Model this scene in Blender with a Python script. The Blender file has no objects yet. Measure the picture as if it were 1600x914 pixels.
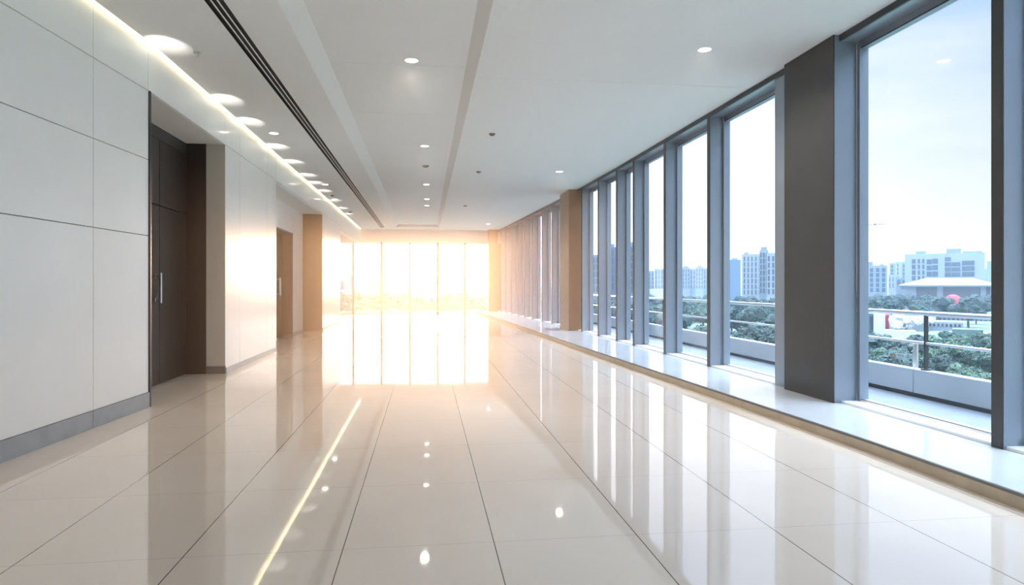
import bpy, bmesh, math, random
from mathutils import Vector, Matrix, noise
random.seed(7)
SC = bpy.context.scene
COL = SC.collection
R = math.radians
YAW = R(7.45); F = 1033.0; U0 = 800.0; V0 = 446.0; EYE = 1.2

# ---------------------------------------------------------------- geometry of the view (used to measure places)
def at_z(u, z):
    r = (u - U0) / F * z
    return (r * math.cos(YAW) + z * math.sin(YAW), z * math.cos(YAW) - r * math.sin(YAW))
def on_plane(u, v, h):
    z = (h - EYE) * F / (V0 - v)
    x, y = at_z(u, z)
    return Vector((x, y, h))
def height(v, z): return EYE + (V0 - v) * z / F

# ---------------------------------------------------------------- materials
def new_mat(name):
    m = bpy.data.materials.new(name); m.use_nodes = True
    nt = m.node_tree; b = nt.nodes['Principled BSDF']
    return m, nt, b
def mat(name, col, rough=.5, metal=0., coat=0., var=.04, scale=3., bump=0., spec=.5, coat_rough=.05):
    m, nt, b = new_mat(name)
    b.inputs['Roughness'].default_value = rough
    b.inputs['Metallic'].default_value = metal
    b.inputs['Coat Weight'].default_value = coat
    b.inputs['Coat Roughness'].default_value = coat_rough
    b.inputs['Specular IOR Level'].default_value = spec
    tc = nt.nodes.new('ShaderNodeTexCoord'); n = nt.nodes.new('ShaderNodeTexNoise')
    n.inputs['Scale'].default_value = scale; n.inputs['Detail'].default_value = 4
    nt.links.new(tc.outputs['Object'], n.inputs['Vector'])
    r = nt.nodes.new('ShaderNodeValToRGB')
    r.color_ramp.elements[0].position = .3; r.color_ramp.elements[1].position = .7
    r.color_ramp.elements[0].color = tuple(c * (1 - var) for c in col) + (1,)
    r.color_ramp.elements[1].color = tuple(min(1, c * (1 + var)) for c in col) + (1,)
    nt.links.new(n.outputs['Fac'], r.inputs['Fac']); nt.links.new(r.outputs['Color'], b.inputs['Base Color'])
    if bump:
        bp = nt.nodes.new('ShaderNodeBump'); bp.inputs['Strength'].default_value = bump; bp.inputs['Distance'].default_value = .01
        nt.links.new(n.outputs['Fac'], bp.inputs['Height']); nt.links.new(bp.outputs['Normal'], b.inputs['Normal'])
    return m
def emit(name, col, s):
    m, nt, b = new_mat(name)
    b.inputs['Base Color'].default_value = (.8, .8, .8, 1)
    b.inputs['Emission Color'].default_value = col + (1,); b.inputs['Emission Strength'].default_value = s
    return m
def math_node(nt, op, a, b=None):
    n = nt.nodes.new('ShaderNodeMath'); n.operation = op
    for i, x in enumerate((a, b)):
        if x is None: continue
        if isinstance(x, (int, float)): n.inputs[i].default_value = x
        else: nt.links.new(x, n.inputs[i])
    return n.outputs[0]
def joint_mask(nt, coord, period, offset, width):
    t = math_node(nt, 'DIVIDE', math_node(nt, 'SUBTRACT', coord, offset), period)
    f = math_node(nt, 'ABSOLUTE', math_node(nt, 'SUBTRACT', math_node(nt, 'FRACT', math_node(nt, 'ADD', t, .5)), .5))
    return math_node(nt, 'LESS_THAN', f, width / period / 2)

def floor_material():
    m, nt, b = new_mat('polished_floor_tiles')
    tc = nt.nodes.new('ShaderNodeTexCoord'); sp = nt.nodes.new('ShaderNodeSeparateXYZ')
    nt.links.new(tc.outputs['Object'], sp.inputs[0])
    lx = joint_mask(nt, sp.outputs['X'], .69, .317, .005)
    ly = joint_mask(nt, sp.outputs['Y'], .945, 3.08, .0035)
    n = nt.nodes.new('ShaderNodeTexNoise'); n.inputs['Scale'].default_value = .9; n.inputs['Detail'].default_value = 6
    nt.links.new(tc.outputs['Object'], n.inputs['Vector'])
    r = nt.nodes.new('ShaderNodeValToRGB')
    r.color_ramp.elements[0].position = .3; r.color_ramp.elements[1].position = .7
    r.color_ramp.elements[0].color = (.76, .65, .545, 1); r.color_ramp.elements[1].color = (.82, .71, .605, 1)
    nt.links.new(n.outputs['Fac'], r.inputs['Fac'])
    mx = nt.nodes.new('ShaderNodeMixRGB'); nt.links.new(lx, mx.inputs['Fac'])
    nt.links.new(r.outputs['Color'], mx.inputs['Color1']); mx.inputs['Color2'].default_value = (.13, .11, .09, 1)
    my = nt.nodes.new('ShaderNodeMixRGB'); nt.links.new(math_node(nt, 'MULTIPLY', ly, .55), my.inputs['Fac'])
    nt.links.new(mx.outputs['Color'], my.inputs['Color1']); my.inputs['Color2'].default_value = (.3, .26, .21, 1)
    nt.links.new(my.outputs['Color'], b.inputs['Base Color'])
    b.inputs['Roughness'].default_value = .035
    b.inputs['IOR'].default_value = 2.0
    nb = nt.nodes.new('ShaderNodeTexNoise'); nb.inputs['Scale'].default_value = 1.6; nb.inputs['Detail'].default_value = 1
    nt.links.new(tc.outputs['Object'], nb.inputs['Vector'])
    bp = nt.nodes.new('ShaderNodeBump'); bp.inputs['Strength'].default_value = .03; bp.inputs['Distance'].default_value = .02
    nt.links.new(nb.outputs['Fac'], bp.inputs['Height']); nt.links.new(bp.outputs['Normal'], b.inputs['Normal'])
    return m

def glass_material(name, tint, refl=1.0):
    m = bpy.data.materials.new(name); m.use_nodes = True; nt = m.node_tree
    for n in list(nt.nodes): nt.nodes.remove(n)
    out = nt.nodes.new('ShaderNodeOutputMaterial'); mix = nt.nodes.new('ShaderNodeMixShader')
    tr = nt.nodes.new('ShaderNodeBsdfTransparent'); tr.inputs['Color'].default_value = tint + (1,)
    gl = nt.nodes.new('ShaderNodeBsdfGlossy'); gl.inputs['Roughness'].default_value = .01
    lw = nt.nodes.new('ShaderNodeLayerWeight'); lw.inputs['Blend'].default_value = .5
    fac_ = math_node(nt, 'ADD', math_node(nt, 'MULTIPLY', math_node(nt, 'POWER', lw.outputs['Facing'], 5.), .45 * refl), .02 * refl)
    nt.links.new(fac_, mix.inputs['Fac'])
    nt.links.new(tr.outputs[0], mix.inputs[1]); nt.links.new(gl.outputs[0], mix.inputs[2]); nt.links.new(mix.outputs[0], out.inputs['Surface'])
    return m

M = dict(
    floor=floor_material(),
    panel=mat('glossy_white_wall_panel', (.88, .885, .875), .28, coat=.35, var=.01, coat_rough=.10),
    groove=mat('dark_panel_joint', (.16, .15, .14), .7),
    plaster=mat('white_ceiling_plaster', (.69, .69, .675), .75, var=.01),
    jamb=mat('beige_stone_reveal', (.62, .58, .51), .5, var=.02),
    skirt=mat('grey_stone_skirting', (.36, .38, .40), .3, var=.1, scale=6),
    skirt_brown=mat('brown_stone_skirting', (.19, .165, .145), .35, var=.1, scale=6),
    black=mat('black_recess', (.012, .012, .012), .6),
    wood_dark=mat('dark_brown_veneer', (.030, .024, .021), .36, var=.18, scale=2.2),
    wood_mid=mat('chestnut_veneer', (.15, .07, .03), .4, var=.12, scale=2.2),
    wood_light=mat('caramel_veneer', (.27, .135, .045), .42, var=.06, scale=2.0),
    steel=mat('brushed_steel', (.62, .62, .62), .28, metal=1., var=.03),
    alu=mat('grey_blue_anodised_aluminium', (.27, .31, .36), .32, metal=.35, var=.03),
    alu_dark=mat('dark_grey_frame_metal', (.055, .06, .068), .4, metal=.4, var=.05),
    col_dark=mat('charcoal_column_cladding', (.060, .057, .056), .45, metal=.2, var=.06),
    col_flare=mat('flare_tinted_cladding', (.27, .145, .078), .42, metal=.2, var=.05),  # warm lens flare put into the colour of the charcoal cladding
    ledge=mat('pale_grey_polished_stone', (.62, .65, .68), .12, var=.03, scale=4),
    curb=mat('sandstone_riser', (.50, .41, .30), .5, var=.1, scale=6),
    curb_edge=mat('dark_edge_strip', (.14, .125, .115), .4),
    concrete=mat('pale_concrete', (.50, .54, .57), .8, var=.08, scale=1.5, bump=.2),
    paving=mat('balcony_paving', (.20, .225, .25), .4, var=.12, scale=2),
    glass=glass_material('window_glass', (.95, .975, 1.)),
    lamp=emit('warm_lamp_diffuser', (1., .93, .80), 9.),
    led=emit('warm_light_strip', (1., .80, .46), 5.5),
    white_metal=mat('white_enamelled_ring', (.8, .8, .78), .3),
    detector=mat('brown_grey_plastic', (.19, .15, .13), .5),
)

# ---------------------------------------------------------------- mesh helpers
def link(name, bm, m, parent=None, smooth=False, mats=None):
    me = bpy.data.meshes.new(name)
    bmesh.ops.recalc_face_normals(bm, faces=bm.faces[:])
    bm.to_mesh(me); bm.free()
    for q in (mats or [m]): me.materials.append(q)
    if smooth:
        for p in me.polygons: p.use_smooth = True
    o = bpy.data.objects.new(name, me); COL.objects.link(o)
    if parent is not None: o.parent = parent
    return o
def box(bm, x0, x1, y0, y1, z0, z1, bevel=0., mi=0):
    vs = [bm.verts.new((x, y, z)) for x in (x0, x1) for y in (y0, y1) for z in (z0, z1)]
    fs = [bm.faces.new([vs[i] for i in f]) for f in ((0,1,3,2),(4,6,7,5),(0,4,5,1),(2,3,7,6),(0,2,6,4),(1,5,7,3))]
    for f in fs: f.material_index = mi
    if bevel:
        es = list({e for f in fs for e in f.edges})
        bmesh.ops.bevel(bm, geom=es, offset=bevel, segments=2, profile=.7, affect='EDGES', clamp_overlap=True)
def prism(bm, pts, z0, z1, mi=0):
    n = len(pts)
    lo = [bm.verts.new((p[0], p[1], z0)) for p in pts]; hi = [bm.verts.new((p[0], p[1], z1)) for p in pts]
    fs = [bm.faces.new(lo[::-1]), bm.faces.new(hi)]
    for i in range(n): fs.append(bm.faces.new((lo[i], lo[(i+1) % n], hi[(i+1) % n], hi[i])))
    for f in fs: f.material_index = mi
def strip(bm, section, path, mi=0):
    """closed section [(offset from path in x, z)] swept along path [(x, y)]"""
    rings = [[bm.verts.new((px + s[0], py, s[1])) for s in section] for px, py in path]
    n = len(section)
    for a, b in zip(rings, rings[1:]):
        for i in range(n): bm.faces.new((a[i], a[(i+1) % n], b[(i+1) % n], b[i])).material_index = mi
    bm.faces.new(rings[0]).material_index = mi; bm.faces.new(rings[-1][::-1]).material_index = mi
def cyl(bm, c0, c1, r0, r1=None, seg=24, caps=True, mi=0):
    c0 = Vector(c0); c1 = Vector(c1); d = c1 - c0; r1 = r0 if r1 is None else r1
    q = d.to_track_quat('Z', 'Y').to_matrix().to_4x4()
    before = set(bm.faces)
    bmesh.ops.create_cone(bm, cap_ends=caps, cap_tris=False, segments=seg, radius1=r0, radius2=r1, depth=d.length,
                          matrix=Matrix.Translation((c0 + c1) / 2) @ q)
    for f in bm.faces:
        if f not in before: f.material_index = mi
def ring(bm, r_in, r_out, z0, z1, seg=32):
    prof = [(r_in, z0), (r_out, z0 + .003), (r_out, z1), (r_in, z1)]
    rs = [[bm.verts.new((p[0] * math.cos(a), p[0] * math.sin(a), p[1])) for p in prof] for a in [2 * math.pi * k / seg for k in range(seg)]]
    for k in range(seg):
        a, b = rs[k], rs[(k+1) % seg]
        for i in range(4): bm.faces.new((a[i], b[i], b[(i+1) % 4], a[(i+1) % 4]))
def tag(o, label=None, cat=None, group=None, kind=None):
    if label: o['label'] = label
    if cat: o['category'] = cat
    if group: o['group'] = group
    if kind: o['kind'] = kind
    return o
def empty(name, loc=(0,0,0), rz=0.):
    o = bpy.data.objects.new(name, None); o.location = loc; o.rotation_euler = (0,0,rz); o.empty_display_size = .2
    COL.objects.link(o); return o
def copy_tree(o, parent=None):
    c = o.copy(); COL.objects.link(c); c.parent = parent
    for ch in list(o.children): copy_tree(ch, c)
    return c
def struct(name, bm, m, label, cat, mats=None, smooth=False):
    return tag(link(name, bm, m, mats=mats, smooth=smooth), label, cat, kind='structure')

# ---------------------------------------------------------------- plan of the hall
H_C = 3.57                                     # main ceiling
H_P = 3.12                                     # top of the openings / panel joint
YB, YF, YL = -6., 28.5, 21.7                   # back wall, far glazing, end of the left wall
XL = -2.71
def interp(tab, y):
    if y <= tab[0][0]: return tab[0][1]
    for (a, p), (b, q) in zip(tab, tab[1:]):
        if y <= b: return p + (q - p) * (y - a) / (b - a)
    return tab[-1][1]
FAC = [(6., 3.88), (10., 3.84), (13., 3.80), (16., 3.72), (18.8, 3.60), (21.4, 3.46), (23.8, 3.33), (26.3, 3.20), (28.5, 3.08)]
CUR = [(4.3, 3.16), (5.7, 3.10), (8.9, 2.95), (12.1, 2.81), (16.1, 2.67), (20.5, 2.50), (25., 2.33), (28.5, 2.2)]
fac = lambda y: interp(FAC, y)
cur = lambda y: interp(CUR, y)
ys = [YB] + [q[0] for q in FAC]
ysc = sorted(set([YB] + [q[0] for q in CUR]))
fpath = [(fac(y), y) for y in ys]

# floor
bm = bmesh.new(); box(bm, -6.2, 4.1, YB, YF + .2, -.12, 0)
struct('floor', bm, M['floor'], 'polished beige stone tile floor mirroring the windows', 'floor')

# ---------------------------------------------------------------- left wall
WSL = (2.84 - 2.70) / (6.9 - 4.87)             # the near stretch of wall runs slightly askew
def xw(y): return XL - (6.93 - y) * WSL if y < 6.93 else XL
G = .007
def near_panel(bm, y0, y1, z0, z1, t=.03, mi=0):
    y0 += G / 2; y1 -= G / 2; z0 += G / 2; z1 -= G / 2
    prism(bm, [(xw(y0) - t, y0), (xw(y0), y0), (xw(min(y1, 6.93)), y1), (xw(min(y1, 6.93)) - t, y1)], z0, z1, mi)
bm = bmesh.new()
HZ = [.147, 1.69, 2.44, H_P, H_C + .12]
JY = [YB, -4.4, -2.6, -.8, 1.0, 2.75, 4.53, 5.98, 6.93]
for a, b in zip(JY, JY[1:]):
    for c, d in zip(HZ, HZ[1:]): near_panel(bm, a, b, c, d)
prism(bm, [(xw(YB) - .25, YB), (xw(YB) - .028, YB), (xw(6.93) - .028, 6.93), (xw(6.93) - .25, 6.93)], 0, H_C + .12, 1)
# lintel over the first opening, the pier, lintel over the second opening, the far pier
for a, b in ((6.93, 9.45), (9.45, 10.17), (10.17, 11.87), (11.87, 12.55), (12.55, 15.2), (15.2, 18.0), (18.0, 18.7), (18.7, YL)):
    box(bm, XL - .03, XL, a + G/2, b - G/2, H_P + G/2, H_C + .12)
box(bm, XL - .12, XL - .028, 6.93, YL, H_P + .004, H_C + .12, mi=1)
for a, b in ((9.45, 10.17), (10.17, 11.87), (11.87, 12.55), (18.0, 18.7), (18.7, YL)):
    box(bm, XL - .03, XL, a + G/2, b - G/2, .07, H_P - G/2)
box(bm, XL - .22, XL - .028, 9.47, 12.54, 0, H_P, mi=1)
box(bm, XL - .22, XL - .028, 18.06, YL - .01, 0, H_P, mi=1)
# header carried on past the end of the wall to the far glazing
box(bm, XL - .2, XL, YL, YF - .02, 2.98, H_C + .12)
box(bm, XL - .25, XL - .01, YL - .02, YL, 0, H_P)
struct('wall_left', bm, None, 'glossy white panelled wall with thin dark joints along the left side', 'wall', mats=[M['panel'], M['groove']])
# dark metal corner edge of the near wall
bm = bmesh.new(); box(bm, -2.76, -2.695, 6.93, 6.965, 0, H_P, .004)
struct('trim_1', bm, M['alu_dark'], 'dark metal edge strip at the corner of the near wall panels', 'trim')

# recess 1 : door in its side
bm = bmesh.new()
box(bm, -2.96, XL - .001, 9.45, 9.47, .10, H_P)                  # beige reveal facing the camera
box(bm, -3.5, -2.95, 6.75, 6.93, 0, H_P)
struct('wall_recess', bm, M['jamb'], 'beige reveal of the first doorway beyond the near wall panels', 'wall')
bm = bmesh.new(); box(bm, -2.965, XL + .004, 9.435, 9.47, 0, .10)
struct('baseboard_recess', bm, M['skirt_brown'], 'short brown stone skirting under the beige reveal', 'baseboard')
bm = bmesh.new(); box(bm, -3.6, XL - .03, 6.93, 9.6, H_P, H_P + .12)
box(bm, -3.75, XL - .03, 12.5, 18.1, H_P - .04, H_P + .12)
struct('ceiling_recess', bm, M['plaster'], 'low white soffit over the two doorway recesses', 'ceiling')

def handle(parent, x, y, z, L=.36):
    bm = bmesh.new()
    cyl(bm, (x, y, z - L/2), (x, y, z + L/2), .014, seg=16)
    cyl(bm, (x, y, z - L/2 + .04), (x - .06, y, z - L/2 + .04), .009, seg=12)
    cyl(bm, (x, y, z + L/2 - .04), (x - .06, y, z + L/2 - .04), .009, seg=12)
    cyl(bm, (x - .057, y, z - L/2 + .04), (x - .062, y, z - L/2 + .04), .02, seg=16)
    cyl(bm, (x - .057, y, z + L/2 - .04), (x - .062, y, z + L/2 - .04), .02, seg=16)
    o = link('door_handle', bm, M['steel'], parent, smooth=False); o['label'] = 'brushed steel pull bar'
    return o
d1 = tag(empty('door_1', (-3.2, 8.5, 0)), 'dark brown double door with overhead panels in the first recess', 'door', kind='structure')
def dbox(name, x0, x1, y0, y1, z0, z1, m, parent, bevel=.004):
    bm = bmesh.new(); lx, ly, lz = parent.location
    box(bm, x0 - lx, x1 - lx, y0 - ly, y1 - ly, z0 - lz, z1 - lz, bevel); return link(name, bm, m, parent)
leafA = dbox('door_leaf', -3.25, -3.2, 7.56, 8.50, .01, 2.16, M['wood_dark'], d1)
leafB = dbox('door_leaf', -3.25, -3.2, 8.512, 9.42, .01, 2.16, M['wood_dark'], d1)
dbox('transom_panel', -3.25, -3.2, 7.56, 8.50, 2.175, 2.96, M['wood_dark'], d1)
dbox('transom_panel', -3.25, -3.2, 8.512, 9.42, 2.175, 2.96, M['wood_dark'], d1)
dbox('door_frame', -3.25, -2.955, 9.43, 9.60, 0, H_P, M['wood_dark'], d1)
dbox('door_frame', -3.25, -3.19, 6.93, 7.55, 0, H_P, M['wood_dark'], d1)
dbox('head_panel', -3.25, -3.205, 7.55, 9.43, 2.97, H_P, M['col_dark'], d1)
bm = bmesh.new()
hy, hx, hz = 8.36, -3.13, 1.17
handle(leafA, hx + 3.2, hy - 8.5, hz)

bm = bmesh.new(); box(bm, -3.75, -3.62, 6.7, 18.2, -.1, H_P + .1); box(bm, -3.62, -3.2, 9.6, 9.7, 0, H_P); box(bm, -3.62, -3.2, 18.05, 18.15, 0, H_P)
struct('wall_light_block', bm, M['black'], 'added black wall stopping light leaks behind the doors of the recesses', 'wall')  # light blocker added behind the doors, not part of the hall

# recess 2 : white back wall, deep door, brown end panel
bm = bmesh.new()
box(bm, -3.25, -3.21, 16.64, 17.3, .05, H_P - .04); box(bm, -3.25, -3.21, 17.307, 18.0, .05, H_P - .04)
box(bm, -3.25, -3.21, 12.54, 14.9, .05, H_P - .04); box(bm, -3.25, -3.21, 14.9, 16.633, 2.46, H_P - .04)
box(bm, -3.45, -3.25, 12.54, 14.85, 0, H_P - .04)
struct('wall_recess', bm, M['panel'], 'white panelled back wall of the second recess', 'wall')
bm = bmesh.new(); box(bm, -3.26, -3.195, 16.66, 18.0, 0, .05); box(bm, -3.26, -3.195, 12.54, 14.9, 0, .05)
struct('baseboard_recess', bm, M['skirt'], 'thin grey skirting of the second recess', 'baseboard')
d2 = tag(empty('door_2', (-3.45, 15.8, 0)), 'chestnut brown door set deep in the second recess', 'door', kind='structure')
leaf = dbox('door_leaf', -3.50, -3.46, 15.25, 16.15, .01, 2.42, M['wood_mid'], d2)
dbox('door_leaf', -3.50, -3.46, 14.9, 15.24, .01, 2.42, M['wood_mid'], d2)
dbox('door_frame', -3.52, -3.205, 16.15 + .47, 16.66, 0, 2.44, M['wood_mid'], d2)
dbox('side_panel', -3.50, -3.46, 16.155, 16.62, .0, 2.44, M['wood_mid'], d2)
dbox('door_head', -3.52, -3.20, 14.9, 16.66, 2.43, 2.47, M['alu_dark'], d2)
handle(leaf, .08, 15.98 - 15.8, 1.17, .42); handle(leaf, .08, 16.07 - 15.8, 1.17, .42)
bm = bmesh.new(); box(bm, -3.26, XL - .001, 18.0, 18.05, 0, H_P - .04, .003)
tag(link('end_panel', bm, M['wood_light']), 'tall caramel brown veneer panel closing the second recess', 'panel', kind='structure')

# skirtings
bm = bmesh.new()
prism(bm, [(xw(YB) - .03, YB), (xw(YB) + .012, YB), (xw(5.95) + .012, 5.95), (xw(5.95) - .03, 5.95)], 0, .147)
prism(bm, [(xw(5.95) - .03, 5.956), (xw(5.95) + .012, 5.956), (xw(6.93) + .012, 6.93), (xw(6.93) - .03, 6.93)], 0, .147)
struct('baseboard_left', bm, M['skirt'], 'tall grey stone skirting along the near left wall', 'baseboard')
bm = bmesh.new(); box(bm, XL - .03, XL + .010, 9.48, 12.54, 0, .07); box(bm, XL - .03, XL + .010, 18.07, YL, 0, .07)
struct('baseboard_left', bm, M['skirt'], 'thin grey skirting of the wall beyond the first doorway', 'baseboard')

# back wall and the far left corner
bm = bmesh.new(); box(bm, -4.2, 4.3, YB - .15, YB, 0, H_C + .3)
struct('wall_back', bm, M['plaster'], 'white end wall behind the viewer', 'wall')
bm = bmesh.new(); box(bm, -6.2, -6.05, YL, YF, 0, H_C + .1); box(bm, -6.05, XL - .25, YL - .15, YL, 0, H_C + .1)
struct('wall_corner', bm, M['plaster'], 'white side walls of the bay past the end of the left wall', 'wall')

# ---------------------------------------------------------------- ceiling
T = .12
EDGE = .052
def jointed(bm, poly, joints, z0, z1):
    pass
bm = bmesh.new()
def cstrip(xa, xb, y0, y1, h=H_C, joints=()):
    """ceiling field between two x functions, split by shadow joints"""
    cuts = [y0] + [j for j in joints if y0 < j < y1] + [y1]
    for a, b in zip(cuts, cuts[1:]):
        a2 = a + (.003 if a != y0 else 0); b2 = b - (.003 if b != y1 else 0)
        yy = [a2] + [q[0] for q in FAC if a2 < q[0] < b2] + [b2]
        prism(bm, [(xa(y), y) for y in yy] + [(xb(y), y) for y in yy[::-1]], h, h + T)
VX0, VX1 = -1.825, -1.665
cstrip(lambda y: xw(y) + EDGE, lambda y: VX0, YB, 6.93)
cstrip(lambda y: XL + EDGE, lambda y: VX0, 6.93, YF)
cstrip(lambda y: VX1, lambda y: -1.22, YB, YF)
cstrip(lambda y: .56, fac, YB, YF, joints=(7.5,))
cstrip(lambda y: -1.22, lambda y: .56, 27.2, YF)
cstrip(lambda y: -1.22, lambda y: .56, YB, YB + .4)
cstrip(lambda y: VX0, lambda y: VX1, 27.6, YF)
cstrip(lambda y: -6.1, lambda y: XL - .2, YL, YF)
# tray
TZ = H_C + .10
cstrip(lambda y: -1.05, lambda y: .45, YB + .4, 27.0, TZ, joints=[7.5 + 2.12 * k for k in range(-6, 10)])
def quad(a, b, c, d): bm.faces.new([bm.verts.new(p) for p in (a, b, c, d)])
strip(bm, [(0, H_C), (.17, TZ), (.17, TZ + .05), (-.02, H_C + .05)], [(-1.22, YB + .4), (-1.22, 27.2)])
strip(bm, [(0, H_C), (-.11, TZ), (-.11, TZ + .05), (.02, H_C + .05)], [(.56, YB + .4), (.56, 27.2)])
prism(bm, [(-1.05, 27.0), (.45, 27.0), (.56, 27.2), (-1.22, 27.2)], TZ - .09, TZ + .02)
box(bm, -4, 4.2, YB, YF, H_C + .25, H_C + .3)
struct('ceiling', bm, M['plaster'], 'white plaster ceiling with a shallow raised tray down the middle', 'ceiling')

# slot vent
v = tag(empty('linear_vent', ((VX0 + VX1) / 2, 10, H_C)), 'long black three-slot air diffuser running down the white ceiling', 'vent')
bm = bmesh.new(); box(bm, -.08, .08, YB - 10 + .02, 17.6, .03, .11)
for s in (-.08, .077): box(bm, s, s + .003, YB - 10 + .02, 17.6, .001, .09)
link('backing', bm, M['black'], v)
for xx in (-.027, .027):
    bm = bmesh.new(); box(bm, xx - .005, xx + .005, YB - 10 + .02, 17.6, 0, .008); link('slat', bm, M['white_metal'], v)

# LED strip in the gap between wall and ceiling
bm = bmesh.new()
e0, e1 = .010, .046
prism(bm, [(xw(YB) + e0, YB), (xw(YB) + e1, YB), (XL + e1, 6.93), (XL + e0, 6.93)], H_C + .085, H_C + .095)
tag(link('light_strip', bm, M['led']), 'warm glowing light strip in the slot above the near left wall', 'light')
bm = bmesh.new()
box(bm, XL + e0, XL + e1, 6.94, YF - .1, H_C + .085, H_C + .095)
tag(link('light_strip', bm, M['led']), 'warm glowing light strip above the two doorway recesses', 'light')
bm = bmesh.new(); prism(bm, [(xw(YB) - .03, YB), (xw(YB) + .3, YB), (XL + .3, 6.93), (XL - .03, 6.93)], H_C + .125, H_C + .14)
box(bm, XL - .03, XL + .3, 6.93, YF, H_C + .125, H_C + .14)
struct('trim_2', bm, M['plaster'], 'cap over the lighting slot at the edge of the ceiling', 'trim')

# ---------------------------------------------------------------- ceiling fittings
def fitting(name, lit, r):
    t = empty(name)
    bm = bmesh.new(); ring(bm, r * .82, r, -.006, .004); link('trim_ring', bm, M['white_metal'], t, smooth=False)
    bm = bmesh.new(); cyl(bm, (0,0,.002), (0,0,-.002), r * .83, seg=32)
    link('diffuser', bm, M['lamp'] if lit else M['detector'], t)
    return t
DL = []
proto = {}
def downlight(u, v, h, r, label, lit=True, group='round recessed downlights'):
    k = (lit, r)
    if k not in proto: proto[k] = o = fitting('downlight', lit, r)
    else: o = copy_tree(proto[k])
    p = on_plane(u, v, h); o.location = (p.x, p.y, h)
    tag(o, label, 'ceiling light', group); DL.append(o)
    return o
downlight(643, 94, TZ, .085, 'large lit downlight in the ceiling tray, nearest of its row')
downlight(663.5, 228, TZ, .085, 'lit downlight second along the row in the ceiling tray')
downlight(1101, 77, H_C, .075, 'lit downlight in the right ceiling nearest the big windows')
downlight(874, 268, H_C, .085, 'lit downlight in the right ceiling before the flare-tinted column')
downlight(763, 350, H_C, .09, 'faint lit downlight in the right ceiling near the far end')
downlight(428, 208, H_C, .08, 'lit downlight between the slot vent and the left wall, nearest one')
downlight(508, 288, H_C, .085, 'lit downlight left of the slot vent, second one')
downlight(523, 311, H_C, .08, 'small lit downlight left of the slot vent, third one')
downlight(666, 288, TZ, .085, 'lit downlight in the tray just beyond the dark speaker')
downlight(667, 311, TZ, .085, 'lit downlight in the tray, second beyond the dark speaker')
downlight(667, 321, TZ, .085, 'lit downlight in the tray, last of its row')
def detector(u, v, h, r, label):
    t = empty('smoke_detector'); p = on_plane(u, v, h); t.location = (p.x, p.y, h)
    bm = bmesh.new(); cyl(bm, (0,0,-.012), (0,0,.0), r, seg=24); link('base', bm, M['detector'], t)
    bm = bmesh.new(); cyl(bm, (0,0,-.034), (0,0,-.012), r * .55, r * .8, seg=24); link('sensor_head', bm, M['detector'], t)
    tag(t, label, 'detector', 'small dark ceiling sensors')
detector(665, 259, TZ, .075, 'dark round ceiling speaker on the tray between lit downlights')
detector(769, 209, H_C, .05, 'small dark sensor right of the tray, nearest one')
detector(748, 268, H_C, .055, 'small dark sensor right of the tray, middle one')
detector(727, 321, H_C, .06, 'small dark sensor right of the tray, farthest one')
detector(547, 331, H_C, .06, 'small dark sensor near the light strip at the far left')
detector(519, 305, H_C, .05, 'tiny dark sensor beside a lit downlight left of the vent')
def sprinkler(u, v, label):
    t = empty('ceiling_sprinkler'); p = on_plane(u, v, H_C); t.location = (p.x, p.y, H_C)
    bm = bmesh.new(); cyl(bm, (0,0,-.006), (0,0,0), .035, seg=20); link('flange', bm, M['steel'], t)
    bm = bmesh.new(); cyl(bm, (0,0,-.04), (0,0,-.006), .008, seg=10); cyl(bm, (0,0,-.043), (0,0,-.04), .018, seg=12); link('nozzle', bm, M['steel'], t)
    tag(t, label, 'sprinkler', 'sprinkler heads')
sprinkler(308, 82, 'small pale sprinkler head beside the brightest ceiling glow')
sprinkler(465, 255, 'small sprinkler head left of the slot vent')
sprinkler(497, 268, 'sprinkler head close to the slot vent further on')

def area(name, loc, rot, sx, sy, power, col):
    l = bpy.data.lights.new(name, 'AREA'); l.shape = 'RECTANGLE'; l.size = sx; l.size_y = sy; l.energy = power; l.color = col
    o = bpy.data.objects.new(name, l); o.location = loc; o.rotation_euler = rot; COL.objects.link(o); return o
def spot(name, loc, rot, power, col, size, blend, radius=.04):
    l = bpy.data.lights.new(name, 'SPOT'); l.energy = power; l.color = col; l.spot_size = size; l.spot_blend = blend; l.shadow_soft_size = radius
    o = bpy.data.objects.new(name, l); o.location = loc; o.rotation_euler = rot; COL.objects.link(o); return o
# the beams of the lit downlights
for o in DL[:8]:
    near_wall = o.location.x < -1.9
    spot('downlight_beam', (o.location.x, o.location.y, o.location.z - .05), (0,0,0), 25 if near_wall else 130, (1., .95, .89), R(44 if near_wall else 150), 1., .06)
# added unseen mid-air spots throw glowing pools on the ceiling beside the light strip
for (u, vv) in ((245,68), (337,154), (382,189), (420,228), (448,252), (474,273), (492,285), (507,298), (523,313), (537,325), (549,334)):
    p = on_plane(u, vv, H_C)
    spot('pool_spot', (XL + .18, p.y - .55, H_C - .6), (R(180 - 42), 0, 0), 34, (1., .96, .88), R(33), .8, .012)

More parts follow.
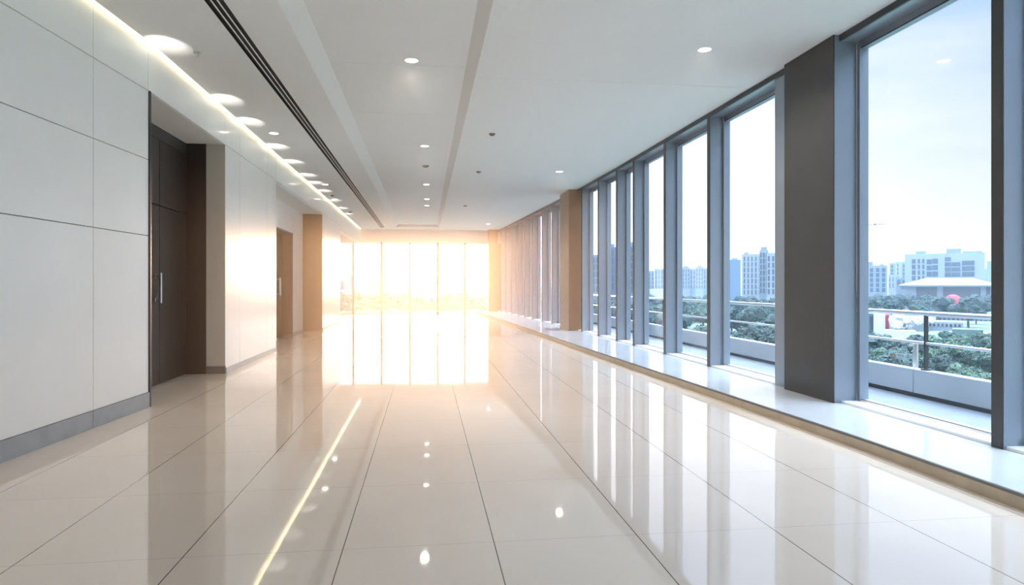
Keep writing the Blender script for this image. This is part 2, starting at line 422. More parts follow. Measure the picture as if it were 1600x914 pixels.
# ---------------------------------------------------------------- right side: ledge, header, window bays
LH = .087
bm = bmesh.new()
pa = [(cur(y), y) for y in ysc]
prism(bm, [(x + .006, y) for x, y in pa] + [(4.3, 28.5), (4.3, YB)], 0, LH)
struct('trim_3', bm, M['ledge'], 'low pale stone ledge running under the right windows', 'ledge')
bm = bmesh.new(); strip(bm, [(0, 0), (.012, 0), (.012, LH - .016), (0, LH - .016)], [(x - .006, y) for x, y in pa])
struct('trim_4', bm, M['curb'], 'sand-coloured riser along the front of the window ledge', 'trim')
bm = bmesh.new(); strip(bm, [(-.006, LH - .016), (.016, LH - .016), (.016, LH + .001), (-.006, LH + .001)], [(x - .006, y) for x, y in pa])
struct('trim_5', bm, M['curb_edge'], 'dark edge strip on top of the ledge riser', 'trim')
bm = bmesh.new()
strip(bm, [(0, 3.51), (.02, 3.51), (.02, H_C + T), (0, H_C + T)], fpath)
struct('trim_6', bm, M['alu_dark'], 'dark fascia strip between ceiling and window heads', 'trim')
bm = bmesh.new(); strip(bm, [(.02, 3.51), (.215, 3.51), (.215, H_C + .3), (.02, H_C + .3)], fpath)
struct('trim_7', bm, M['alu'], 'blue grey metal soffit above the right windows', 'trim')

GX = .22                                        # glass plane behind the inner line of the fins
FINS = [-4.2, -2.55, -.9, .75, 2.4, 4.01, 8.61, 10.25, 11.8, 12.85, 14.15, 15.55, 18.7, 19.95, 21.35, 22.6, 23.8, 25.1, 26.3, 27.5]
FLAB = {4.01: 'broad grey blue metal fin at the right edge, nearest in view', 8.61: 'grey blue window fin first beyond the charcoal column',
        10.25: 'grey blue window fin second beyond the charcoal column', 11.8: 'grey blue window fin third beyond the charcoal column',
        12.85: 'grey blue window fin fourth beyond the charcoal column', 14.15: 'grey blue window fin fifth beyond the charcoal column',
        15.55: 'grey blue window fin just before the flare-tinted column'}
fin_proto = None
def make_fin():
    t = empty('window_fin')
    bm = bmesh.new(); box(bm, 0, .20, 0, .10, LH, 3.512, .004); link('fin_blade', bm, M['alu'], t)
    bm = bmesh.new(); box(bm, -.006, 0.0, .004, .096, LH, 3.512, .002); link('shade_edge', bm, M['col_dark'], t)  # dark colour paints the shade on the fin's room-side edge
    bm = bmesh.new(); box(bm, .195, .24, -.035, -.002, LH, 3.512); link('glazing_bead', bm, M['alu_dark'], t)
    return t
k = 0
for y in FINS:
    if fin_proto is None: fin_proto = o = make_fin()
    else: o = copy_tree(fin_proto)
    o.location = (fac(y) + .006, y, 0)
    if y in FLAB: lab = FLAB[y]
    elif y < 4: lab = 'grey blue window fin behind the viewer'
    else:
        k += 1
        lab = 'grey pink window fin beyond the flare-tinted column, number %s counting away' % ['one', 'two', 'three', 'four', 'five', 'six', 'seven', 'eight'][k-1]
    tag(o, lab, 'window fin', 'vertical metal fins between the right windows')

# the two clad columns against the windows
def column(name, x0, x1, y0, y1, m, label, casing=None, sky_side=None):
    t = tag(empty(name, (x0, y0, LH)), label, 'column')
    bm = bmesh.new(); box(bm, 0.012, x1 - x0, 0, y1 - y0, 0, H_C - LH - .001, .004); link('cladding', bm, sky_side or m, t)
    bm = bmesh.new(); box(bm, 0, .012, -.002, y1 - y0 + .002, 0, H_C - LH - .001, .003); link('room_face', bm, m, t)
    if casing:
        a, b, c, d = casing
        bm = bmesh.new(); box(bm, a - x0, b - x0, c - y0, d - y0, 0, 3.51 - LH, .003); link('side_casing', bm, M['alu'], t)
    return t
column('column', 3.82, 4.06, 5.80, 6.66, M['col_dark'], 'wide charcoal clad column standing on the ledge between two big windows', (3.89, 4.13, 6.66, 6.98), M['alu'])  # sky light on the column's side painted as paler blue-grey
column('column', 3.50, 3.80, 15.98, 17.06, M['col_flare'], 'clad column tinted brown by painted flare halfway along the windows', (3.78, 3.94, 16.2, 17.0))
column('column', 2.66, 3.04, 27.95, 28.46, M['col_flare'], 'column tinted brown by painted flare in the far right corner')

# window bays : frame + pane
bounds = sorted([(y, y + .1) for y in FINS] + [(5.80, 6.98), (16.2, 17.0)])
bounds = [(YB, YB + .02)] + bounds + [(28.4, 28.5)]
n = 1
for (a0, a1), (b0, b1) in zip(bounds, bounds[1:]):
    ya, yb = a1, b0
    if yb - ya < .2: continue
    xa, xb = fac(ya) + GX, fac(yb) + GX
    w = tag(empty('window_%d' % n, (xa, ya, LH)), None, 'window', kind='structure')
    w['label'] = 'tall full-height right-hand window pane, bay %d from the back of the hall' % n
    ang = math.atan2(-(xb - xa), yb - ya); w.rotation_euler = (0, 0, ang)
    L = math.hypot(xb - xa, yb - ya); top = 3.51 - LH
    bm = bmesh.new()
    fw = .018
    box(bm, -.02, .05, 0, fw, 0, top); box(bm, -.04, .05, L - fw * 2.4, L, 0, top)
    box(bm, -.02, .05, 0, L, top - .07, top)
    link('frame', bm, M['alu'], w)
    bm = bmesh.new(); box(bm, -.20, .06, 0, L, .0, .022, .002); box(bm, -.03, .05, 0, L, .022, .036)
    link('sill', bm, M['white_metal'], w)
    bm = bmesh.new(); box(bm, -.004, .004, fw, L - fw, .036, top - .07); link('pane', bm, M['glass'], w)
    bm = bmesh.new(); box(bm, -.026, -.018, fw, L - fw, .030, .042); box(bm, -.026, -.018, fw - .004, fw + .008, .03, top - .06)
    box(bm, -.026, -.018, fw, L - fw, top - .072, top - .062); link('gasket', bm, M['alu_dark'], w)
    n += 1

# ---------------------------------------------------------------- far glazing
MX = [-6.0, -5.36, -4.19, -3.02, -1.85, -.66, .52, 1.68, 2.68]
FH = 3.0
bm = bmesh.new(); box(bm, -6.1, 3.4, YF - .02, YF + .15, FH + .02, H_C + .3)
struct('wall_far', bm, M['plaster'], 'white bulkhead above the far windows', 'wall')
for i, (a, b) in enumerate(zip(MX, MX[1:])):
    w = tag(empty('window_%d' % n, (a, YF + .05, 0)), 'tall far end window, pane %d from the left wall' % (i + 1), 'window', kind='structure')
    L = b - a
    bm = bmesh.new(); box(bm, -.04, .04, -.08, .06, 0, FH + .02); link('mullion', bm, M['wood_mid'], w)
    bm = bmesh.new(); box(bm, .03, L - .03, -.05, .05, 0, .10); box(bm, .03, L - .03, -.05, .05, FH - .03, FH + .02); link('frame', bm, M['white_metal'], w)
    bm = bmesh.new(); box(bm, .03, L - .03, -.004, .004, .10, FH - .03); link('pane', bm, M['glass'], w)
    n += 1
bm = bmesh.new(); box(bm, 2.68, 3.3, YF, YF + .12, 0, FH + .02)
struct('wall_far', bm, M['col_flare'], 'flare-tinted closing panel behind the far right column', 'wall')

# ---------------------------------------------------------------- balcony outside the right windows
bm = bmesh.new(); box(bm, 4.3, 5.25, -8, 34, -.25, .0)
tag(link('balcony_floor', bm, M['paving']), 'grey paved balcony floor outside the right windows', 'balcony', kind='structure')
bm = bmesh.new(); box(bm, 4.12, 4.32, -8, 28.5, -.4, LH - .03); box(bm, 5.23, 5.45, -8, 34, -.4, .035)
struct('trim_8', bm, M['alu_dark'], 'dark strip at the foot of the balcony parapet', 'trim')
PJ = []
x0, y0 = 5.22, -6.4
# parapet joint seen through the big window at u=1428
def y_on_x(u, x): return x / math.tan(math.atan((u - U0) / F) + YAW)
yj = y_on_x(1428, 5.22)
seg = 2.6
starts = [yj + seg * k for k in range(-5, 11)]
for i, a in enumerate(starts):
    bm = bmesh.new(); box(bm, 5.21, 5.33, a + .006, a + seg - .006, .045, .30, .006)
    lab = 'pale concrete parapet slab of the balcony outside the right windows'
    tag(link('parapet_slab', bm, M['concrete']), lab, 'parapet', 'concrete slabs of the balcony parapet')
rl = tag(empty('balcony_railing', (5.27, 6.6, 0)), 'stainless steel railing with two rails outside the right windows', 'railing')
for zz, rr in ((.90, .026), (.585, .015)):
    bm = bmesh.new(); cyl(bm, (0, -14, zz), (0, 27, zz), rr, seg=16); link('rail', bm, M['steel'], rl, smooth=True)
yp = y_on_x(1447, 5.27)
for kk in range(-5, 10):
    bm = bmesh.new(); yy = yp - 6.6 + kk * 2.6
    box(bm, -.02, .02, yy - .010, yy + .010, .30, .885, .002); cyl(bm, (0, yy, .30), (0, yy, .315), .05, seg=16)
    link('post', bm, M['alu_dark'], rl)
    bm = bmesh.new(); yy2 = yy + .25; box(bm, .07, .09, yy2 - .03, yy2 + .03, .0, .56, .002); box(bm, -.01, .08, yy2 - .012, yy2 + .012, .53, .56)
    link('glass_clamp', bm, M['steel'], rl)

# ---------------------------------------------------------------- outdoors
GZ = -11.
def tree_mat(name, c1, c2):
    m, nt, b = new_mat(name)
    oi = nt.nodes.new('ShaderNodeTexCoord'); n_ = nt.nodes.new('ShaderNodeTexNoise'); n_.inputs['Scale'].default_value = .9; n_.inputs['Detail'].default_value = 3
    nt.links.new(oi.outputs['Object'], n_.inputs['Vector'])
    r = nt.nodes.new('ShaderNodeValToRGB'); r.color_ramp.elements[0].position = .35; r.color_ramp.elements[1].position = .65
    r.color_ramp.elements[0].color = c1 + (1,); r.color_ramp.elements[1].color = c2 + (1,)
    nt.links.new(n_.outputs['Fac'], r.inputs['Fac']); nt.links.new(r.outputs['Color'], b.inputs['Base Color'])
    b.inputs['Roughness'].default_value = .7; return m
LEAF = [tree_mat('dark_foliage', (.010, .030, .030), (.020, .055, .046)), tree_mat('green_foliage', (.014, .042, .034), (.026, .078, .050)), tree_mat('yellow_green_foliage', (.024, .060, .038), (.045, .10, .055))]  # bluish cast of distance haze mixed into the leaf colours
BARK = mat('bark', (.09, .07, .055), .8)
M['ground'] = mat('park_ground', (.10, .15, .12), .9, var=.4, scale=.05)
bm = bmesh.new(); box(bm, -2500, 2500, -300, 4200, GZ - .5, GZ)
tag(link('park_ground', bm, M['ground']), 'green park ground far below the windows', 'ground', kind='structure')

def crown_mesh(seed, n_leaf=3400, rad=3.6, hh=3.2):
    rnd = random.Random(seed); bm = bmesh.new()
    lumps = [(Vector((rnd.gauss(0, 1.5), rnd.gauss(0, 1.5), rnd.uniform(-1.0, 1.7))), rnd.uniform(1.3, 2.3)) for _ in range(11)]
    for c, r in lumps:                                    # inner mass of each bough
        mt = Matrix.Translation(c + Vector((0, 0, 5))) @ Matrix.Diagonal((r * .8, r * .8, r * .68, 1))
        vs = bmesh.ops.create_icosphere(bm, subdivisions=2, radius=1, matrix=mt)['verts']
        for v_ in vs: v_.co += (v_.co - c - Vector((0, 0, 5))) * noise.noise(v_.co * 1.3 + Vector((seed, 0, 0))) * .6
    for i in range(n_leaf):
        c, r = lumps[rnd.randrange(len(lumps))]
        d = Vector((rnd.gauss(0, 1), rnd.gauss(0, 1), rnd.gauss(.15, 1))).normalized()
        p = c + Vector((0, 0, 5)) + Vector((d.x, d.y, d.z * .85)) * r * rnd.uniform(.78, 1.06)
        s = rnd.uniform(.13, .30)
        a = Vector((rnd.gauss(0, 1), rnd.gauss(0, 1), rnd.gauss(0, 1))).normalized() * s
        nrm = (d + Vector((rnd.gauss(0, .6), rnd.gauss(0, .6), rnd.gauss(0, .6)))).normalized()
        a = (a - nrm * a.dot(nrm)); b_ = nrm.cross(a) * .6
        bm.faces.new([bm.verts.new(p + q) for q in (-a, b_, a, -b_)])
    return bm
def trunk_mesh(seed):
    rnd = random.Random(seed); bm = bmesh.new()
    cyl(bm, (0,0,0), (.1,.05,3.2), .26, .17, seg=10)
    for k_ in range(5):
        a = k_ * 1.26 + rnd.random(); cyl(bm, (.1,.05,2.9), (1.2 * math.cos(a), 1.2 * math.sin(a), 4.8), .11, .05, seg=8)
    return bm
tree_proto = []
for i in range(3):
    t = empty('park_tree'); link('crown', crown_mesh(11 + i), LEAF[i], t); link('trunk', trunk_mesh(5 + i), BARK, t)
    tree_proto.append(t)
used = [False] * 3
TL = ['dark green leafy tree of the park below the balcony', 'mid green leafy tree of the park below the balcony', 'yellow green leafy tree of the park below the balcony']
rt = random.Random(3)
TR = []
NO = []                                              # footprints kept clear (x, y, r)
def put_tree(x, y, s, kind, lab=None, grp=None, force=False):
    if not force:
        for a, b, r in NO:
            if (x - a) ** 2 + (y - b) ** 2 < (r + 2.5) ** 2: return
    for a, b, r in TR:
        if (x - a) ** 2 + (y - b) ** 2 < ((r + s) * 3.1) ** 2: return
    TR.append((x, y, s))
    o = tree_proto[kind] if not used[kind] else copy_tree(tree_proto[kind]); used[kind] = True
    o.location = (x, y, GZ - .1); o.scale = (s * rt.uniform(.9, 1.15), s * rt.uniform(.9, 1.15), s); o.rotation_euler = (0, 0, rt.uniform(0, 6.28))
    tag(o, lab or TL[kind], 'tree', grp or ('park trees seen through the right windows, ' + ('dark', 'mid green', 'yellow green')[kind]))

# buildings
def bmat(name, col): return mat(name, tuple(c * .45 for c in col), .6, var=.04, scale=.2)
BM = dict(pale=bmat('haze_pale_render', (.52, .60, .70)), blue=bmat('blue_glass_facade', (.13, .25, .48)), grey=bmat('haze_grey_render', (.34, .39, .46)),  # blue of the distance haze is put into these wall colours
          mid=bmat('haze_blue_render', (.36, .45, .58)), white=bmat('white_render', (1.2, 1.25, 1.35)), brown=bmat('brown_brick', (.17, .12, .13)), red=bmat('red_cladding', (.62, .04, .07)),
          dark=bmat('dark_window_band', (.045, .065, .12)), roof=bmat('light_metal_roof', (.36, .42, .48)), green=bmat('dull_green_roof', (.16, .27, .25)), mauve=bmat('mauve_render', (.42, .40, .50)))
def building(u0, u1, vt, z, label, m='pale', depth=None, strips=(), roofs=(), vb=None, name='apartment_tower', floors=True, stripm='dark', cat='building', ground=GZ):
    """a block whose camera-side face spans the given measured width at distance z"""
    w = (u1 - u0) / F * z; uc = (u0 + u1) / 2; x, y = at_z(uc, z)
    az = math.atan2(x, y); D = depth or w * .8
    t = tag(empty(name, (x, y, ground), -az), label, cat)
    H = height(vt, z) - ground; px = z / F
    wall = bmesh.new(); box(wall, -w/2, w/2, 0, D, 0, H)
    link('wall', wall, BM[m], t)
    for (a, b, c, d) in strips:                          # fractions across, pixel heights: window bands, floors told apart by slabs
        xa, xb = -w/2 + (a - u0) * px, -w/2 + (b - u0) * px
        za, zb = height(d, z) - ground, height(c, z) - ground
        bm = bmesh.new(); nf = max(1, int((zb - za) / 3.2)) if floors else 1
        fh = (zb - za) / nf
        for q in range(nf): box(bm, xa, xb, -.25, .1, za + q * fh + fh * .22, za + (q + 1) * fh)
        link('window_band', bm, BM[stripm], t)
    for (a, b, c) in roofs:
        bm = bmesh.new(); box(bm, -w/2 + (a - u0) * px, -w/2 + (b - u0) * px, D * .2, D * .8, H - .1, height(c, z) - ground)
        link('roof_box', bm, BM['mid' if m != 'mid' else 'grey'], t)
    NO.append((x, y + D / 2, max(w, D) / 2))
    return t
S = lambda a, b, n_, c, d, f=.55: [(a + (b - a) * (i + (1-f)/2) / n_, a + (b - a) * (i + (1-f)/2 + f) / n_, c, d) for i in range(n_)]
# seen through the big near window
building(1349, 1384, 415, 460, 'grey blue apartment tower at the left of the near window view', 'mid', strips=S(1350, 1383, 4, 419, 458), roofs=[(1352, 1364, 409), (1374, 1379, 413)])
building(1391, 1404, 411, 620, 'slim blue tower behind, left of the stepped slab block', 'mid', strips=S(1391, 1404, 2, 414, 450))
building(1400, 1413, 409, 600, 'pale blue tower in the middle of the small tower cluster', 'pale', strips=S(1400, 1413, 2, 412, 450, .3))
building(1410, 1423, 410, 560, 'blue grey tower touching the large slab block', 'mid', strips=S(1410, 1423, 2, 413, 450))
building(1389, 1402, 429, 500, 'low pale block in front of the small tower cluster', 'pale', strips=S(1389, 1402, 3, 433, 452, .3))
building(1401, 1416, 434, 480, 'low blue block in front of the small tower cluster', 'mid', strips=S(1401, 1416, 2, 437, 450))
building(1422, 1527, 396, 440, 'large stepped slab apartment block with dark window bays above the pavilion', 'pale', depth=26,
         strips=[(1432, 1437, 404, 440), (1440, 1443, 404, 440), (1446, 1449, 404, 440), (1452, 1459, 405, 434), (1459.5, 1467, 404, 434), (1476, 1484, 402, 434), (1484.5, 1496, 410, 434), (1498, 1514, 408, 434)],
         roofs=[(1437, 1450, 391), (1478, 1497, 388.5), (1500, 1524, 393)])
building(1527, 1538, 427, 600, 'small far blue block right of the large slab block', 'mid')
building(1536, 1549, 420, 640, 'far blue block partly hidden by the fin', 'mid', roofs=[(1542, 1549, 408)])
building(1552, 1580, 414, 560, 'blue grey tower hidden behind the broad near fin', 'mid', strips=S(1552, 1580, 4, 418, 450))
# pavilion
z = 330; px = z / F; x, y = at_z(1479, z); az = math.atan2(x, y)
pv = tag(empty('pavilion', (x, y, GZ), -az), 'long low pavilion with pale hipped roof and dark front in the park', 'pavilion')
w = 124 * px; hb = height(446, z) - GZ; ht = height(434, z) - GZ; D = 22
bm = bmesh.new(); box(bm, -w/2 + 3, w/2 - 2, 1.5, D, 0, hb - .6); link('dark_front', bm, BM['brown'], pv)
bm = bmesh.new(); box(bm, -w/2, -w/2 + 3, 0, D, 0, hb - .2); link('side_wall', bm, BM['roof'], pv)
bm = bmesh.new(); box(bm, w/2 - 2, w/2 + 1, 0, D, 0, hb - .2); link('side_wall', bm, BM['roof'], pv)
bm = bmesh.new()
lo = [bm.verts.new(q) for q in ((-w/2 - 1, -1, hb - .5), (w/2 + 2, -1, hb - .5), (w/2 + 2, D + 1, hb - .5), (-w/2 - 1, D + 1, hb - .5))]
lo2 = [bm.verts.new(v_.co + Vector((0, 0, .7))) for v_ in lo]
hi = [bm.verts.new(q) for q in ((-w/2 + 11, D * .45, ht), (w/2 - 9, D * .45, ht), (w/2 - 9, D * .6, ht), (-w/2 + 11, D * .6, ht))]
bm.faces.new(lo[::-1]); bm.faces.new(hi)
for a, b in ((lo, lo2), (lo2, hi)):
    for i in range(4): bm.faces.new((a[i], a[(i+1) % 4], b[(i+1) % 4], b[i]))
link('hipped_roof', bm, BM['roof'], pv)
for a, b in ((-17, -13), (-4, -1.5), (14, 16)):
    bm = bmesh.new(); box(bm, a, b, .6, 1.6, 0, hb - .7); link('pillar', bm, BM['mauve'], pv)
bm = bmesh.new(); box(bm, -12, 1, .2, 1.2, hb - 8.5, hb - 5.6); link('balcony_band', bm, BM['grey'], pv)
NO.append((x, y + 8, 14)); NO.append((x + 14, y, 12)); NO.append((x - 12, y + 8, 12))
# red dome tent and canopies near the pavilion
z = 300; px = z / F; x, y = at_z(1489, z)
tt = tag(empty('tent', (x, y, GZ), -math.atan2(x, y)), 'bright red domed tent in front of the pavilion', 'tent')
bm = bmesh.new(); wt = 13 * px; g = height(477, z) - GZ; htop = height(460, z) - GZ
rings = []
for i in range(7):
    a = i / 6 * math.pi / 2
    rings.append([bm.verts.new((wt * math.cos(a) * math.cos(b) * (1 + .08 * math.cos(4*b)), wt * .8 * math.cos(a) * math.sin(b), g + (htop - g) * math.sin(a))) for b in [2*math.pi*q/24 for q in range(24)]] if i < 6 else [bm.verts.new((0, 0, htop))])
for i in range(5):
    for q in range(24): bm.faces.new((rings[i][q], rings[i][(q+1) % 24], rings[i+1][(q+1) % 24], rings[i+1][q]))
for q in range(24): bm.faces.new((rings[5][q], rings[5][(q+1) % 24], rings[6][0]))
link('canopy', bm, BM['red'], tt)
bm = bmesh.new(); cyl(bm, (0, 0, 0), (0, 0, g + .3), wt * .97, seg=24); link('base', bm, BM['white'], tt)
NO.append((x, y, 7))
for zz in range(190, 300, 8):
    q_ = at_z(1489, zz); NO.append((q_[0], q_[1], 1.))
building(1428, 1462, 477, 270, 'low pale canopy building among the trees before the pavilion', 'white', depth=6, name='canopy_building')
# low buildings beneath the rail
building(1349, 1366, 490, 150, 'low teal glass kiosk at the left edge of the near view', 'green', depth=8, name='kiosk', strips=S(1350, 1365, 2, 494, 520))
building(1366, 1382, 491, 146, 'white kiosk with red corner below the balcony rail', 'white', depth=7, name='kiosk')
building(1382, 1389, 492, 147, 'narrow red cladded booth beside the white kiosk', 'red', depth=6, name='kiosk')
building(1389, 1420, 496, 158, 'pale blue shed with dark doorway behind the white hoarding', 'pale', depth=9, name='shed', strips=[(1396, 1399, 502, 514), (1408, 1413, 500, 514)])
building(1385, 1427, 516, 140, 'long white hoarding wall below the balcony rail', 'white', depth=2.5, name='hoarding')
building(1427, 1450, 496, 175, 'grey flat roofed shed right of the white hoarding', 'grey', depth=10, name='shed')
building(1452, 1500, 503, 178, 'pale long low building right of the rail post', 'pale', depth=9, name='shed', strips=S(1454, 1498, 8, 506, 511, .5))
building(1492, 1532, 515, 150, 'long low building with dull green roof near the fin', 'green', depth=6, name='shed')
building(1470, 1545, 494, 230, 'long pale terrace building behind the green roofed one', 'mauve', depth=9, name='shed', strips=S(1472, 1543, 12, 497, 503, .5))
# second window view
building(1160, 1190, 397, 380, 'tall pale apartment tower with stepped roof in the second window', 'pale', strips=S(1161, 1189, 5, 401, 462, .35), roofs=[(1163, 1170, 394)])
building(1187, 1200, 391, 360, 'tall grey tower attached beside the pale tower', 'mid', strips=S(1187, 1200, 3, 395, 460), roofs=[(1189, 1198, 386)])
building(1199, 1232, 395, 350, 'wide blue grey apartment tower next to the charcoal column', 'pale', strips=S(1199, 1231, 5, 400, 462, .45))
building(1139, 1157, 406, 520, 'deep blue glass tower left in the second window', 'blue', roofs=[(1143, 1152, 403)])
building(1238, 1300, 405, 420, 'broad apartment block hidden behind the charcoal column', 'mid', strips=S(1238, 1300, 8, 410, 455))
# third and further windows
building(1066, 1078, 418, 540, 'pale slim tower left in the third window', 'pale', strips=S(1066, 1078, 3, 421, 452, .35), roofs=[(1068, 1075, 416)])
building(1078, 1087, 420, 560, 'second pale tower in the third window', 'mid', strips=S(1078, 1087, 2, 423, 452, .35))
building(1087, 1099, 417, 530, 'third pale tower of the row in the third window', 'pale', strips=S(1087, 1099, 3, 420, 452, .35), roofs=[(1090, 1096, 415)])
building(1099, 1112, 419, 545, 'last pale tower of the row in the third window', 'mid', strips=S(1099, 1112, 3, 422, 452, .35))
building(1114, 1134, 416, 560, 'blue tower between the second and third windows', 'mid', strips=S(1114, 1134, 4, 420, 452, .4))
building(1008, 1022, 423, 560, 'small blue tower in the fourth window', 'mid', strips=S(1008, 1022, 3, 426, 452, .4))
building(1023, 1041, 420, 540, 'broad pale tower in the fourth window', 'pale', strips=S(1023, 1041, 4, 423, 452, .3))
building(1044, 1062, 422, 560, 'pale tower behind the fin between third and fourth windows', 'pale', strips=S(1044, 1062, 4, 425, 452, .3))
building(1016, 1036, 452, 250, 'low white building in the park through the fourth window', 'white', depth=10, name='house')
building(944, 966, 386, 300, 'dark blue high tower through the narrow fifth gap', 'blue', strips=S(944, 966, 4, 390, 455), roofs=[(948, 960, 381)])
building(968, 1000, 382, 290, 'tall blue grey tower between the narrow gaps', 'mid', strips=S(968, 1000, 6, 386, 460), roofs=[(975, 990, 378)])
building(914, 936, 398, 330, 'blue grey tower in the last gap before the flare-tinted column', 'mid', strips=S(914, 936, 4, 402, 458))
# city through the far glazing
building(530, 537, 437, 900, 'pale tower at the left edge of the far window skyline', 'mauve', strips=S(530, 537, 2, 440, 452, .4))
building(537, 545, 440, 880, 'low pale block second from left in the far skyline', 'pale')
building(546, 551, 432, 860, 'taller pale tower beside the left far mullion', 'mauve', roofs=[(548, 550, 429)])
building(574, 581, 436, 900, 'narrow grey tower left of the twin pair in the far windows', 'mauve', roofs=[(576, 579, 434)])
building(585, 596, 431, 880, 'tallest pale tower of the far window skyline', 'mauve', roofs=[(585, 590, 428)])
building(598, 640, 449, 1000, 'long low hazy block on the far horizon left of centre', 'pale')
building(736, 760, 440, 700, 'hazy low block by the far right window', 'pale')
for i, (u, vt, w_, z_) in enumerate(((532, 454, 8, 420), (542, 458, 9, 380), (553, 455, 10, 430), (565, 453, 9, 470), (578, 457, 10, 400), (592, 453, 9, 460), (604, 455, 8, 440), (560, 462, 7, 300), (536, 466, 8, 260), (700, 456, 14, 400), (722, 463, 13, 300), (648, 470, 9, 230), (748, 459, 9, 350), (735, 464, 7, 280))):
    building(u, u + w_, vt, z_, ['white low house among the trees, leftmost in the far window', 'small pale house second in the far window', 'white low block by the left far mullion', 'pale low house right of the left far mullion', 'mauve low house beneath the twin towers', 'pale low block beneath the tallest far tower', 'small white block past the second far mullion', 'small near house under the left far mullion', 'nearest small house in the left far window', 'long pale shed in the fifth far pane', 'white shed behind trees in the fifth far pane', 'small white house in the middle far pane', 'white house at the right of the last far pane', 'small pale house in the last far pane'][i],
             ['white', 'pale', 'mauve', 'white'][i % 4], depth=8, name='house', floors=False, strips=S(u + 1, u + w_ - 1, 3, vt + 2, vt + 4, .4))

# trees : rows receding through the park
def scatter(u0, u1, z0, z1, n_, kinds, s0, s1, lab=None, grp=None):
    for _ in range(n_):
        u = rt.uniform(u0, u1); zz = z0 + (z1 - z0) * rt.random() ** .8
        x_, y_ = at_z(u, zz)
        put_tree(x_, y_, rt.uniform(s0, s1), rt.choice(kinds), lab, grp)
scatter(1330, 1640, 52, 92, 46, (0, 1, 1, 2), .5, .75)
scatter(880, 1330, 55, 110, 44, (0, 0, 1), .6, .85)
scatter(1380, 1560, 96, 128, 12, (1, 2), .35, .5)
scatter(1330, 1640, 185, 290, 52, (0, 0, 1), .9, 1.15)
scatter(880, 1330, 120, 290, 90, (0, 1), .8, 1.15)
scatter(510, 790, 62, 240, 260, (1, 2), .85, 1.3, 'sunlit green tree outside the far windows', 'trees outside the far end windows')
# pale blossom bush beside the kiosk
x, y = at_z(1415, 142)
bt = copy_tree(tree_proto[0]); bt.location = (x, y, GZ + .6); bt.scale = (.75, .75, .72); tag(bt, 'round white blossoming tree behind the white hoarding', 'tree')
bt.pop('group', None) if hasattr(bt, 'pop') else None
if 'group' in bt: del bt['group']
M['blossom'] = bmat('white_blossom', (1.3, 1.33, 1.4))
for ch in bt.children:
    if ch.name.startswith('crown'): ch.data = ch.data.copy(); ch.data.materials[0] = M['blossom']
# small aeroplane low over the skyline
z = 420; x, y = at_z(1367, z)
pl = tag(empty('aeroplane', (x, y, height(351, z)), -math.atan2(x, y)), 'tiny dark aeroplane in the sky above the left apartment tower', 'aeroplane')
bm = bmesh.new(); cyl(bm, (0, -2.5, -.1), (0, 2.5, .2), .55, .35, seg=12); cyl(bm, (0, -3.6, -.1), (0, -2.5, -.1), .15, .55, seg=12); link('fuselage', bm, BM['dark'], pl)
bm = bmesh.new(); prism(bm, [(-6, -.2), (0, -.9), (6, -.2), (6, .3), (0, .7), (-6, .3)], -.05, .12); link('wing', bm, BM['dark'], pl)
bm = bmesh.new(); box(bm, -.08, .08, 1.6, 2.5, .1, 1.9); box(bm, -1.3, 1.3, 1.7, 2.4, .2, .3); link('tail', bm, BM['dark'], pl)

# ---------------------------------------------------------------- sky
w = bpy.data.worlds.new('World'); SC.world = w; w.use_nodes = True; nt = w.node_tree
for n_ in list(nt.nodes): nt.nodes.remove(n_)
out = nt.nodes.new('ShaderNodeOutputWorld'); bg = nt.nodes.new('ShaderNodeBackground')
tc = nt.nodes.new('ShaderNodeTexCoord'); sp = nt.nodes.new('ShaderNodeSeparateXYZ'); nt.links.new(tc.outputs['Generated'], sp.inputs[0])
rp = nt.nodes.new('ShaderNodeValToRGB'); cr = rp.color_ramp
nt.links.new(sp.outputs['Z'], rp.inputs['Fac'])
cr.elements[0].position = 0; cr.elements[0].color = (.61, .53, .48, 1)
cr.elements[1].position = 1; cr.elements[1].color = (.28, .5, .95, 1)
for p_, c_ in ((.05, (.58, .53, .51, 1)), (.10, (.55, .545, .555, 1)), (.20, (.44, .50, .59, 1)), (.34, (.30, .42, .64, 1)), (.42, (.28, .46, .80, 1))):
    e = cr.elements.new(p_); e.color = c_
# soft clouds
mp = nt.nodes.new('ShaderNodeMapping'); mp.inputs['Scale'].default_value = (1.6, 1.6, 7.); nt.links.new(tc.outputs['Generated'], mp.inputs['Vector'])
cn = nt.nodes.new('ShaderNodeTexNoise'); cn.inputs['Scale'].default_value = 2.3; cn.inputs['Detail'].default_value = 6; nt.links.new(mp.outputs[0], cn.inputs['Vector'])
cr2 = nt.nodes.new('ShaderNodeValToRGB'); cr2.color_ramp.elements[0].position = .48; cr2.color_ramp.elements[1].position = .72
nt.links.new(cn.outputs['Fac'], cr2.inputs['Fac'])
cm = nt.nodes.new('ShaderNodeMixRGB'); nt.links.new(math_node(nt, 'MULTIPLY', cr2.outputs['Color'], .55), cm.inputs['Fac'])
nt.links.new(rp.outputs['Color'], cm.inputs['Color1']); cm.inputs['Color2'].default_value = (.62, .62, .65, 1)
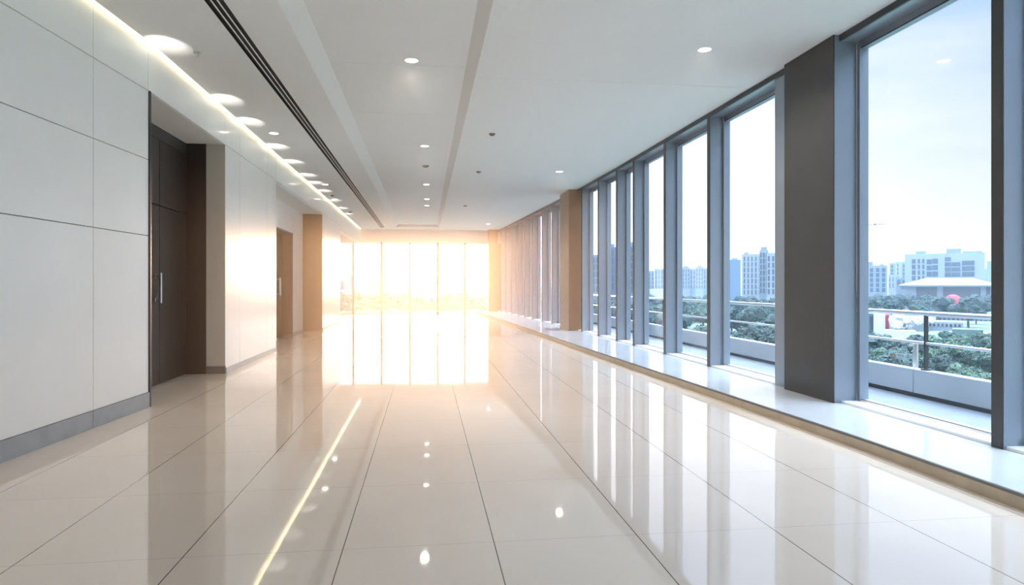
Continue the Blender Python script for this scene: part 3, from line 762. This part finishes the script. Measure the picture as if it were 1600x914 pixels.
# sun glow low beyond the far windows
SAZ, SEL = R(1.5), R(2.2)
sd = (math.sin(SAZ) * math.cos(SEL), math.cos(SAZ) * math.cos(SEL), math.sin(SEL))
dt = nt.nodes.new('ShaderNodeVectorMath'); dt.operation = 'DOT_PRODUCT'; nt.links.new(tc.outputs['Generated'], dt.inputs[0]); dt.inputs[1].default_value = sd
dp = math_node(nt, 'MAXIMUM', dt.outputs['Value'], 0.)
def glow(p_, k_, col):
    n1 = nt.nodes.new('ShaderNodeMixRGB'); n1.blend_type = 'MULTIPLY'; n1.inputs['Fac'].default_value = 1
    nt.links.new(math_node(nt, 'MULTIPLY', math_node(nt, 'POWER', dp, p_), k_), n1.inputs['Color1']); n1.inputs['Color2'].default_value = col + (1,)
    return n1.outputs['Color']
def add(a, b):
    n1 = nt.nodes.new('ShaderNodeMixRGB'); n1.blend_type = 'ADD'; n1.inputs['Fac'].default_value = 1
    nt.links.new(a, n1.inputs['Color1']); nt.links.new(b, n1.inputs['Color2']); return n1.outputs['Color']
tot = add(add(cm.outputs['Color'], glow(9, 1.2, (1., .9, .82))), add(glow(60, 2.0, (1., .78, .5)), glow(900, 7., (1., .72, .36))))
# brighter upper sky
up = math_node(nt, 'MULTIPLY', math_node(nt, 'MAXIMUM', math_node(nt, 'SUBTRACT', sp.outputs['Z'], .42), 0.), 18.)
n1 = nt.nodes.new('ShaderNodeMixRGB'); n1.blend_type = 'MULTIPLY'; n1.inputs['Fac'].default_value = 1
nt.links.new(up, n1.inputs['Color1']); n1.inputs['Color2'].default_value = (.75, .87, 1., 1)
tot = add(tot, n1.outputs['Color'])
nt.links.new(tot, bg.inputs['Color']); bg.inputs['Strength'].default_value = 1.0
nt.links.new(bg.outputs[0], out.inputs['Surface'])

# added warm haze for the flare in the hall, cool haze over the park
def haze(name, x0, x1, y0, y1, z0, z1, col, dens, g, label):
    bm = bmesh.new(); box(bm, x0, x1, y0, y1, z0, z1)
    m = bpy.data.materials.new(name); m.use_nodes = True; nt = m.node_tree
    for n_ in list(nt.nodes): nt.nodes.remove(n_)
    out = nt.nodes.new('ShaderNodeOutputMaterial'); vs = nt.nodes.new('ShaderNodeVolumeScatter')
    vs.inputs['Color'].default_value = col + (1,); vs.inputs['Density'].default_value = dens; vs.inputs['Anisotropy'].default_value = g
    nt.links.new(vs.outputs[0], out.inputs['Volume'])
    return tag(link(name, bm, m), label, 'haze', kind='stuff')
haze('flare_haze', -2.69, 3.05, 6.2, 27.9, .003, 3.52, (1., .90, .80), .0135, .76, 'added thin warm haze standing in for lens flare at the far windows')
haze('park_haze', 6, 1200, -60, 1500, GZ + .01, 34, (.50, .76, 1.), .0004, .2, 'cool evening haze over the park and city')
# the low sun
sl = bpy.data.lights.new('sun', 'SUN'); sl.energy = 2.7; sl.color = (1., .60, .34); sl.angle = R(3)
so = bpy.data.objects.new('sun', sl); COL.objects.link(so)
so.rotation_euler = Vector(sd).to_track_quat('Z', 'Y').to_euler()

# ---------------------------------------------------------------- camera and render look
cam = bpy.data.cameras.new('camera'); co = bpy.data.objects.new('camera', cam); COL.objects.link(co); SC.camera = co
cam.sensor_fit = 'HORIZONTAL'; cam.sensor_width = 36; cam.lens = F / 1600 * 36
cam.shift_x = 0; cam.shift_y = -(457 - V0) / 1600
cam.clip_start = .05; cam.clip_end = 6000
co.location = (0, 0, EYE); co.rotation_euler = (R(90), 0, -YAW)
SC.view_settings.view_transform = 'Standard'; SC.view_settings.look = 'None'; SC.view_settings.gamma = 1; SC.view_settings.exposure = .6
SC.view_settings.use_curve_mapping = False
cy = SC.cycles
cy.use_denoising = True; cy.max_bounces = 10; cy.diffuse_bounces = 5; cy.glossy_bounces = 5; cy.transparent_max_bounces = 16
cy.sample_clamp_indirect = 6; cy.caustics_reflective = False; cy.caustics_refractive = False
